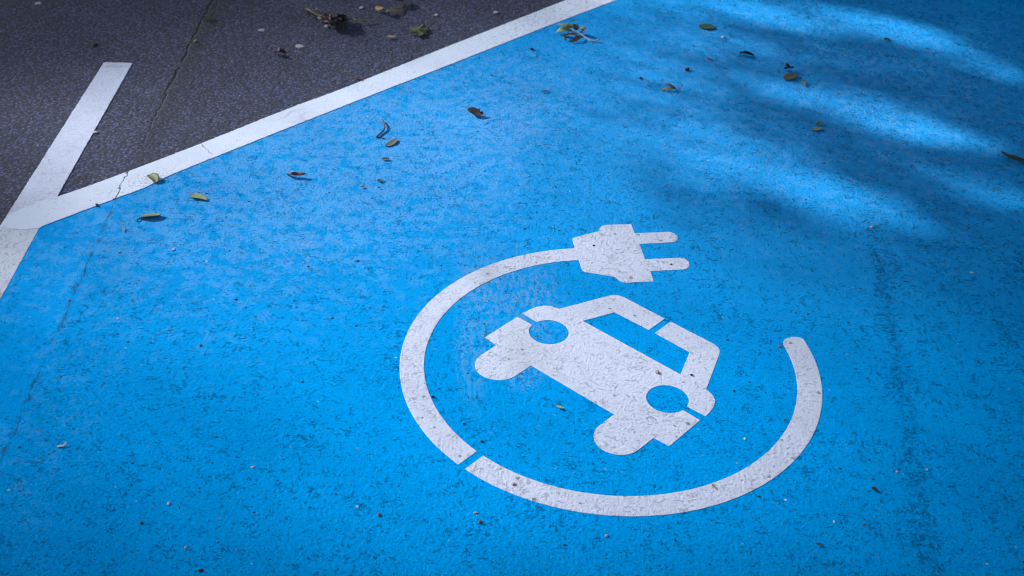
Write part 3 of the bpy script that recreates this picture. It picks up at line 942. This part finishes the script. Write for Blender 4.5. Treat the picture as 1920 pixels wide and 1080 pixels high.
# stones
S_PALE = plain('pale_stone', (0.62, 0.58, 0.58))
S_TAN = plain('tan_stone', (0.50, 0.36, 0.26))
S_BEIGE = plain('beige_stone', (0.48, 0.42, 0.40))
S_RED = plain('red_brown_stone', (0.20, 0.07, 0.05))
S_BLACK = plain('black_stone', (0.012, 0.010, 0.014))
for px, py, sz, m_, lb, bs in (
        (474.5, 876, .0060, S_PALE, 'white pebble on blue paint left of the ring gap', Z_BLUE),
        (316, 945, .0062, S_BEIGE, 'beige pebble in the lower left of the bay', Z_BLUE),
        (348, 1027, .0050, S_BEIGE, 'small beige pebble near the bottom edge, lower left', Z_BLUE),
        (376.5, 1070, .0070, S_BLACK, 'black pebble touching the bottom edge at the lower left', Z_BLUE),
        (265.5, 981, .0062, S_BLACK, 'small black pebble left of the beige pebble, lower left', Z_BLUE),
        (710.5, 965.5, .0070, S_RED, 'flat red brown pebble below the ring gap', Z_BLUE),
        (891, 962, .0055, S_TAN, 'tan pebble just below the ring, above a dark red one', Z_BLUE),
        (900, 979, .0065, S_RED, 'dark red pebble below the tan pebble under the ring', Z_BLUE),
        (670.5, 951, .0045, S_PALE, 'tiny white pebble left of the flat red brown pebble', Z_BLUE),
        (1138, 1005, .0062, S_BEIGE, 'pinkish beige pebble below the lowest point of the ring', Z_BLUE),
        (1634.5, 426.5, .0095, S_BEIGE, 'round beige pebble on blue paint below the sun patches at right', Z_BLUE),
        (1231.5, 698.5, .0085, S_TAN, 'tan pebble on the white car body under the windscreen', Z_SYM),
        (1296.5, 703.5, .0055, S_BLACK, 'small black pebble on the white car body beside its headlight', Z_SYM),
        (1113.5, 460.5, .0055, S_BLACK, 'black pebble on the white plug body', Z_SYM),
        (1258.5, 496, .0050, S_BLACK, 'black pebble on the lower prong of the plug', Z_SYM),
        (1463.5, 650.7, .0070, S_RED, 'red brown pebble beside the rounded cable end', Z_BLUE),
        (1376, 733, .0048, S_BLACK, 'black pebble between the car and the right side of the ring', Z_BLUE),
        (1356, 70.8, .012, S_PALE, 'white pebble on blue paint below the flat dark green leaf', Z_BLUE),
        (1396.5, 823, .0052, S_PALE, 'white pebble inside the ring at lower right', Z_BLUE),
        (1822.5, 512, .0075, S_PALE, 'white pebble near the right edge at mid height', Z_BLUE),
        (1564, 978.5, .0048, S_PALE, 'white pebble below the ring at lower right', Z_BLUE),
        (1620, 983.5, .0050, S_RED, 'dark red pebble below the ring at lower right', Z_BLUE),
        (1738, 881, .0045, S_PALE, 'tiny white pebble right of the shrivelled black scrap', Z_BLUE),
        (1682, 885, .0050, S_TAN, 'tiny tan pebble above right of the shrivelled black scrap', Z_BLUE),
        (997.5, 93.5, .013, S_BLACK, 'dark pebble on the blue paint just below the white line near the top', Z_BLUE),
        (1201.5, 147, .010, S_BLACK, 'small dark pebble on the blue paint left of the forked maple seed', Z_BLUE),
        (677.5, 15.8, .014, S_PALE, 'white pebble on the asphalt between leaf heap and orange chip', B),
        (613, 50.5, .014, S_PALE, 'white pebble right under the dead leaf heap', B),
        (490.5, 56.5, .021, S_BEIGE, 'pale flat stone on the asphalt left of the dead leaf heap', B),
        (562, 86.5, .024, S_BEIGE, 'pale flat stone on the asphalt below the dead leaf heap', B),
        (818, 29.5, .012, S_PALE, 'white pebble on the asphalt right of the dry stalks', B),
        (930, 25, .015, S_PALE, 'white pebble on the asphalt close to the upper part of the line', B),
        (177.5, 84.5, .016, S_BLACK, 'black pebble on the asphalt above the divider line end', B),
        (367, 77.5, .013, S_TAN, 'tan pebble lying in the asphalt joint', B),
        (71, 6.5, .022, S_PALE, 'pale stone on the asphalt at the upper left corner', B),
        (179, 249, .012, S_PALE, 'white pebble on the asphalt right beside the divider line', B),
        (182, 385.5, .010, S_BLACK, 'dark pebble touching the lower edge of the long line near its end', Z_BLUE),
        (325, 468.5, .006, S_PALE, 'tiny white pebble on blue paint below the pale green leaf', Z_BLUE),
        (443, 562, .0055, S_BLACK, 'dark pebble on the blue paint left of the ring, upper of a loose pair', Z_BLUE),
        (376.5, 648.5, .0050, S_BLACK, 'dark pebble on the blue paint left of the ring, lower of a loose pair', Z_BLUE),
        (812, 744.5, .0055, S_BLACK, 'dark pebble at the inner edge of the cable ring, left side', Z_BLUE),
        (870, 794.5, .0050, S_BLACK, 'dark pebble inside the ring just above its gap', Z_BLUE),
        (903.5, 828, .0060, S_BLACK, 'dark pebble inside the ring right of its gap', Z_BLUE),
        (962, 908, .0070, S_BEIGE, 'beige grey pebble on the white cable right of the gap', Z_SYM)):
    stone(px, py, sz, m_, lb, base=bs, flat=.10 if sz > .02 else .5)

# ------------------------------------------------------------------ the tree whose crown dapples the bay (it stands beyond the left edge)
az = Vector((math.cos(SUN_AZ), math.sin(SUN_AZ), 0))
cot = 1 / math.tan(SUN_EL)
# where the light comes through: (pixel, half length along the sun, half width, share of sun)
GAPS = [
    (1400, 18, 0.356, 0.106, -27, .88), (1220, 0, 0.339, 0.119, -27, .50), (1640, 46, 0.271, 0.098, -31, .95), (1745, 80, 0.110, 0.059, -34, .60),
    (1690, 122, 0.221, 0.046, -32, .15), (1855, 124, 0.170, 0.066, -36, .45), (1560, 96, 0.212, 0.053, -30, .15),
    (1500, 178, 0.144, 0.079, -28, .50), (1620, 207, 0.186, 0.106, -28, .75), (1730, 243, 0.153, 0.079, -32, .98), (1810, 265, 0.059, 0.046, -32, .55),
    (1345, 308, 0.118, 0.112, -45, .92), (1300, 212, 0.170, 0.079, -28, .35), (1320, 255, 0.153, 0.066, -30, .35), (1425, 275, 0.118, 0.072, -40, .45),
    (1560, 372, 0.144, 0.112, -45, .92), (1630, 398, 0.068, 0.066, -40, .7), (1480, 335, 0.118, 0.079, -45, .55), (1870, 365, 0.186, 0.066, -35, .30),
    (1330, 75, 0.424, 0.119, -25, .25), (1250, 115, 0.254, 0.132, -25, .20), (1050, 1010, 0.102, 0.066, 10, .25),
]
# leaves thinned so the middle is bright and the corners dark: (pixel, half size across, half size away, share of sun)
THIN = [(1090, 400, .26, .32, .34), (1190, 190, .30, .60, .22), (760, 600, .80, .58, .70), (560, 300, .70, .70, .62), (830, 190, .55, .70, .50), (1250, 700, .60, .46, .48),
        (760, 890, .60, .25, .30), (1150, 920, .45, .16, .36), (1100, 80, .35, .8, .18), (380, 640, .36, .5, .22), (150, 240, .32, .30, .40)]


def sun_share(gx, gy):
    s = np.full(gx.shape, 0.02)
    for (px, py, a, b_, ang, amp) in GAPS:
        c = at(px, py)
        ca, sa = math.cos(R(ang)), math.sin(R(ang))
        u = ((gx - c.x) * ca + (gy - c.y) * sa) / a
        v = ((gy - c.y) * ca - (gx - c.x) * sa) / b_
        s = 1 - (1 - s) * (1 - amp * np.exp(-(u * u + v * v) ** 1.5))
    for (px, py, a, b_, amp) in THIN:
        c = at(px, py)
        s = 1 - (1 - s) * (1 - amp * np.exp(-((gx - c.x) / a) ** 2 - ((gy - c.y) / b_) ** 2))
    return s


leafL, leafW = 0.060, 0.034
area_eff = leafL * leafW * 0.5 * 0.5 * 1.15 / math.sin(SUN_EL)
X0, X1, Y0, Y1 = -4.2, 4.6, -0.6, 7.2
dmax = -math.log(0.02)
Ncand = int((X1 - X0) * (Y1 - Y0) * dmax / area_eff)
# evenly spread (R3 sequence) so that the shade is even where the crown is even
g3 = 1.2207440846057596
ii = np.arange(1, Ncand + 1)[:, None]
r3 = (0.5 + ii * np.array([1 / g3, 1 / g3 ** 2, 1 / g3 ** 3])[None, :]) % 1
gx = X0 + (X1 - X0) * r3[:, 0] + rng.normal(0, .012, Ncand)
gy = Y0 + (Y1 - Y0) * r3[:, 1] + rng.normal(0, .012, Ncand)
keep = r3[:, 2] * dmax < -np.log(sun_share(gx, gy))
gx, gy = gx[keep], gy[keep]
n = len(gx)
# crown heights shaped for the light: high for soft spread, low for crisp dapples
lowp = 1 / (1 + np.exp(-(gx - .36) / .06)) / (1 + np.exp(-(gy - 2.72) / .06))
lowp = np.where(rng.uniform(0, 1, n) < lowp, 1, 0)
hz = np.where(lowp == 1, rng.uniform(3.2, 4.6, n), rng.uniform(8.8, 12.4, n))
cx = gx + az.x * cot * hz
cy = gy + az.y * cot * hz
d1 = rng.normal(size=(n, 3)); d1 /= np.linalg.norm(d1, axis=1)[:, None]
d2 = rng.normal(size=(n, 3)); d2 -= (d2 * d1).sum(1)[:, None] * d1; d2 /= np.linalg.norm(d2, axis=1)[:, None]
c = np.stack([cx, cy, hz], 1)
sc_ = rng.uniform(.8, 1.2, n)[:, None]
vs = np.stack([c - d1 * leafL / 2 * sc_, c + d2 * leafW / 2 * sc_, c + d1 * leafL / 2 * sc_, c - d2 * leafW / 2 * sc_], 1).reshape(-1, 3)
TREE = Vector((az.x * cot * 4.6 + 3.0, az.y * cot * 4.6 + 9.2, Z_ASPHALT))
tree = empty('tree', TREE, 'broad leafy tree at the edge of the car park shading the bay', 'tree')
me = bpy.data.meshes.new('crown')
vs = vs - np.array(TREE)
me.vertices.add(n * 4)
me.vertices.foreach_set('co', vs.ravel())
me.loops.add(n * 4)
me.loops.foreach_set('vertex_index', np.arange(n * 4))
me.polygons.add(n)
me.polygons.foreach_set('loop_start', np.arange(n) * 4)
me.polygons.foreach_set('loop_total', np.full(n, 4))
me.update(calc_edges=True)
m_, b = material('tree_foliage')
b.inputs['Base Color'].default_value = (0.06, 0.10, 0.03, 1)
g_ = world_pos()
put(b.inputs['Base Color'], mix(noise(g_, 3, 2), (0.04, 0.075, 0.022), (0.09, 0.12, 0.035)))
me.materials.append(m_)
crown = bpy.data.objects.new('crown', me)
COL.objects.link(crown)
crown.parent = tree
BARK = plain('bark', (0.16, 0.13, 0.10))
link('trunk', tube([TREE, TREE + Vector((.1, 0, 2)), TREE + Vector((0, .15, 3.2)), TREE + Vector((.1, .1, 5.6)), TREE + Vector((0, 0, 9.5))], .28, .12, 14, 12), BARK, tree, True)
rs = random.Random(9)
for k in range(9):
    a = k * 0.7
    r_ = rs.uniform(1.6, 2.6)
    z0 = rs.uniform(2.6, 4.2)
    p0 = TREE + Vector((.05, .1, z0))
    p2 = TREE + Vector((r_ * math.cos(a), r_ * math.sin(a), rs.uniform(4.2, 5.2)))
    link('limb', tube([p0, p0.lerp(p2, .5) + Vector((0, 0, .3)), p2], .055, .012, 12, 7), BARK, tree, True)

# leafy screen added out of view along the right and far right side of the bay; it keeps part of the sky off that corner
def leaf_cloud(name, c, L, W_, mat, parent):
    n = len(c)
    d1 = rng.normal(size=(n, 3)); d1 /= np.linalg.norm(d1, axis=1)[:, None]
    d2 = rng.normal(size=(n, 3)); d2 -= (d2 * d1).sum(1)[:, None] * d1; d2 /= np.linalg.norm(d2, axis=1)[:, None]
    k = rng.uniform(.7, 1.25, n)[:, None]
    v = np.stack([c - d1 * L / 2 * k, c + d2 * W_ / 2 * k, c + d1 * L / 2 * k, c - d2 * W_ / 2 * k], 1).reshape(-1, 3)
    me = bpy.data.meshes.new(name)
    me.vertices.add(n * 4)
    me.vertices.foreach_set('co', v.ravel())
    me.loops.add(n * 4)
    me.loops.foreach_set('vertex_index', np.arange(n * 4))
    me.polygons.add(n)
    me.polygons.foreach_set('loop_start', np.arange(n) * 4)
    me.polygons.foreach_set('loop_total', np.full(n, 4))
    me.update(calc_edges=True)
    me.materials.append(mat)
    o_ = bpy.data.objects.new(name, me)
    COL.objects.link(o_)
    o_.parent = parent
    return o_


HA, HB, HC, HH = np.array([3.1, -2.0]), np.array([3.1, 5.3]), np.array([1.4, 8.6]), 3.4
shade_hedge = empty('shade_hedge', (3.1, 2, Z_ASPHALT), 'added leafy screen out of view, darkening the right side of the bay', 'shade_hedge')
pts_ = []
for a_, b__, k in ((HA, HB, 13000), (HB, HC, 7000)):
    t_ = rng.uniform(0, 1, k)[:, None]
    q = a_ + (b__ - a_) * t_
    dd = (b__ - a_) / np.linalg.norm(b__ - a_)
    nn = np.array([dd[1], -dd[0]])
    q = q + nn * rng.uniform(0, .9, k)[:, None]
    z_ = rng.uniform(0.02, HH, k)[:, None] + 0.12 * np.sin(q[:, :1] * 5 + q[:, 1:] * 4)
    pts_.append(np.concatenate([q, z_], 1))
leaf_cloud('foliage', np.concatenate(pts_) - np.array([3.1, 2, Z_ASPHALT]), .085, .05, m_, shade_hedge)
for a_, b__ in ((HA, HB), (HB, HC)):
    for i in range(int(np.linalg.norm(b__ - a_) / .5) + 1):
        q = a_ + (b__ - a_) * (i * .5 / np.linalg.norm(b__ - a_))
        dd = (b__ - a_) / np.linalg.norm(b__ - a_)
        q = q + np.array([dd[1], -dd[0]]) * .45
        base_ = Vector((q[0], q[1], Z_ASPHALT))
        link('stem', tube([base_, base_ + Vector((.05, .04, 1.5)), base_ + Vector((-.03, .02, 3.0))], .035, .012, 8, 6), BARK, shade_hedge, True)
print('leaves', n)
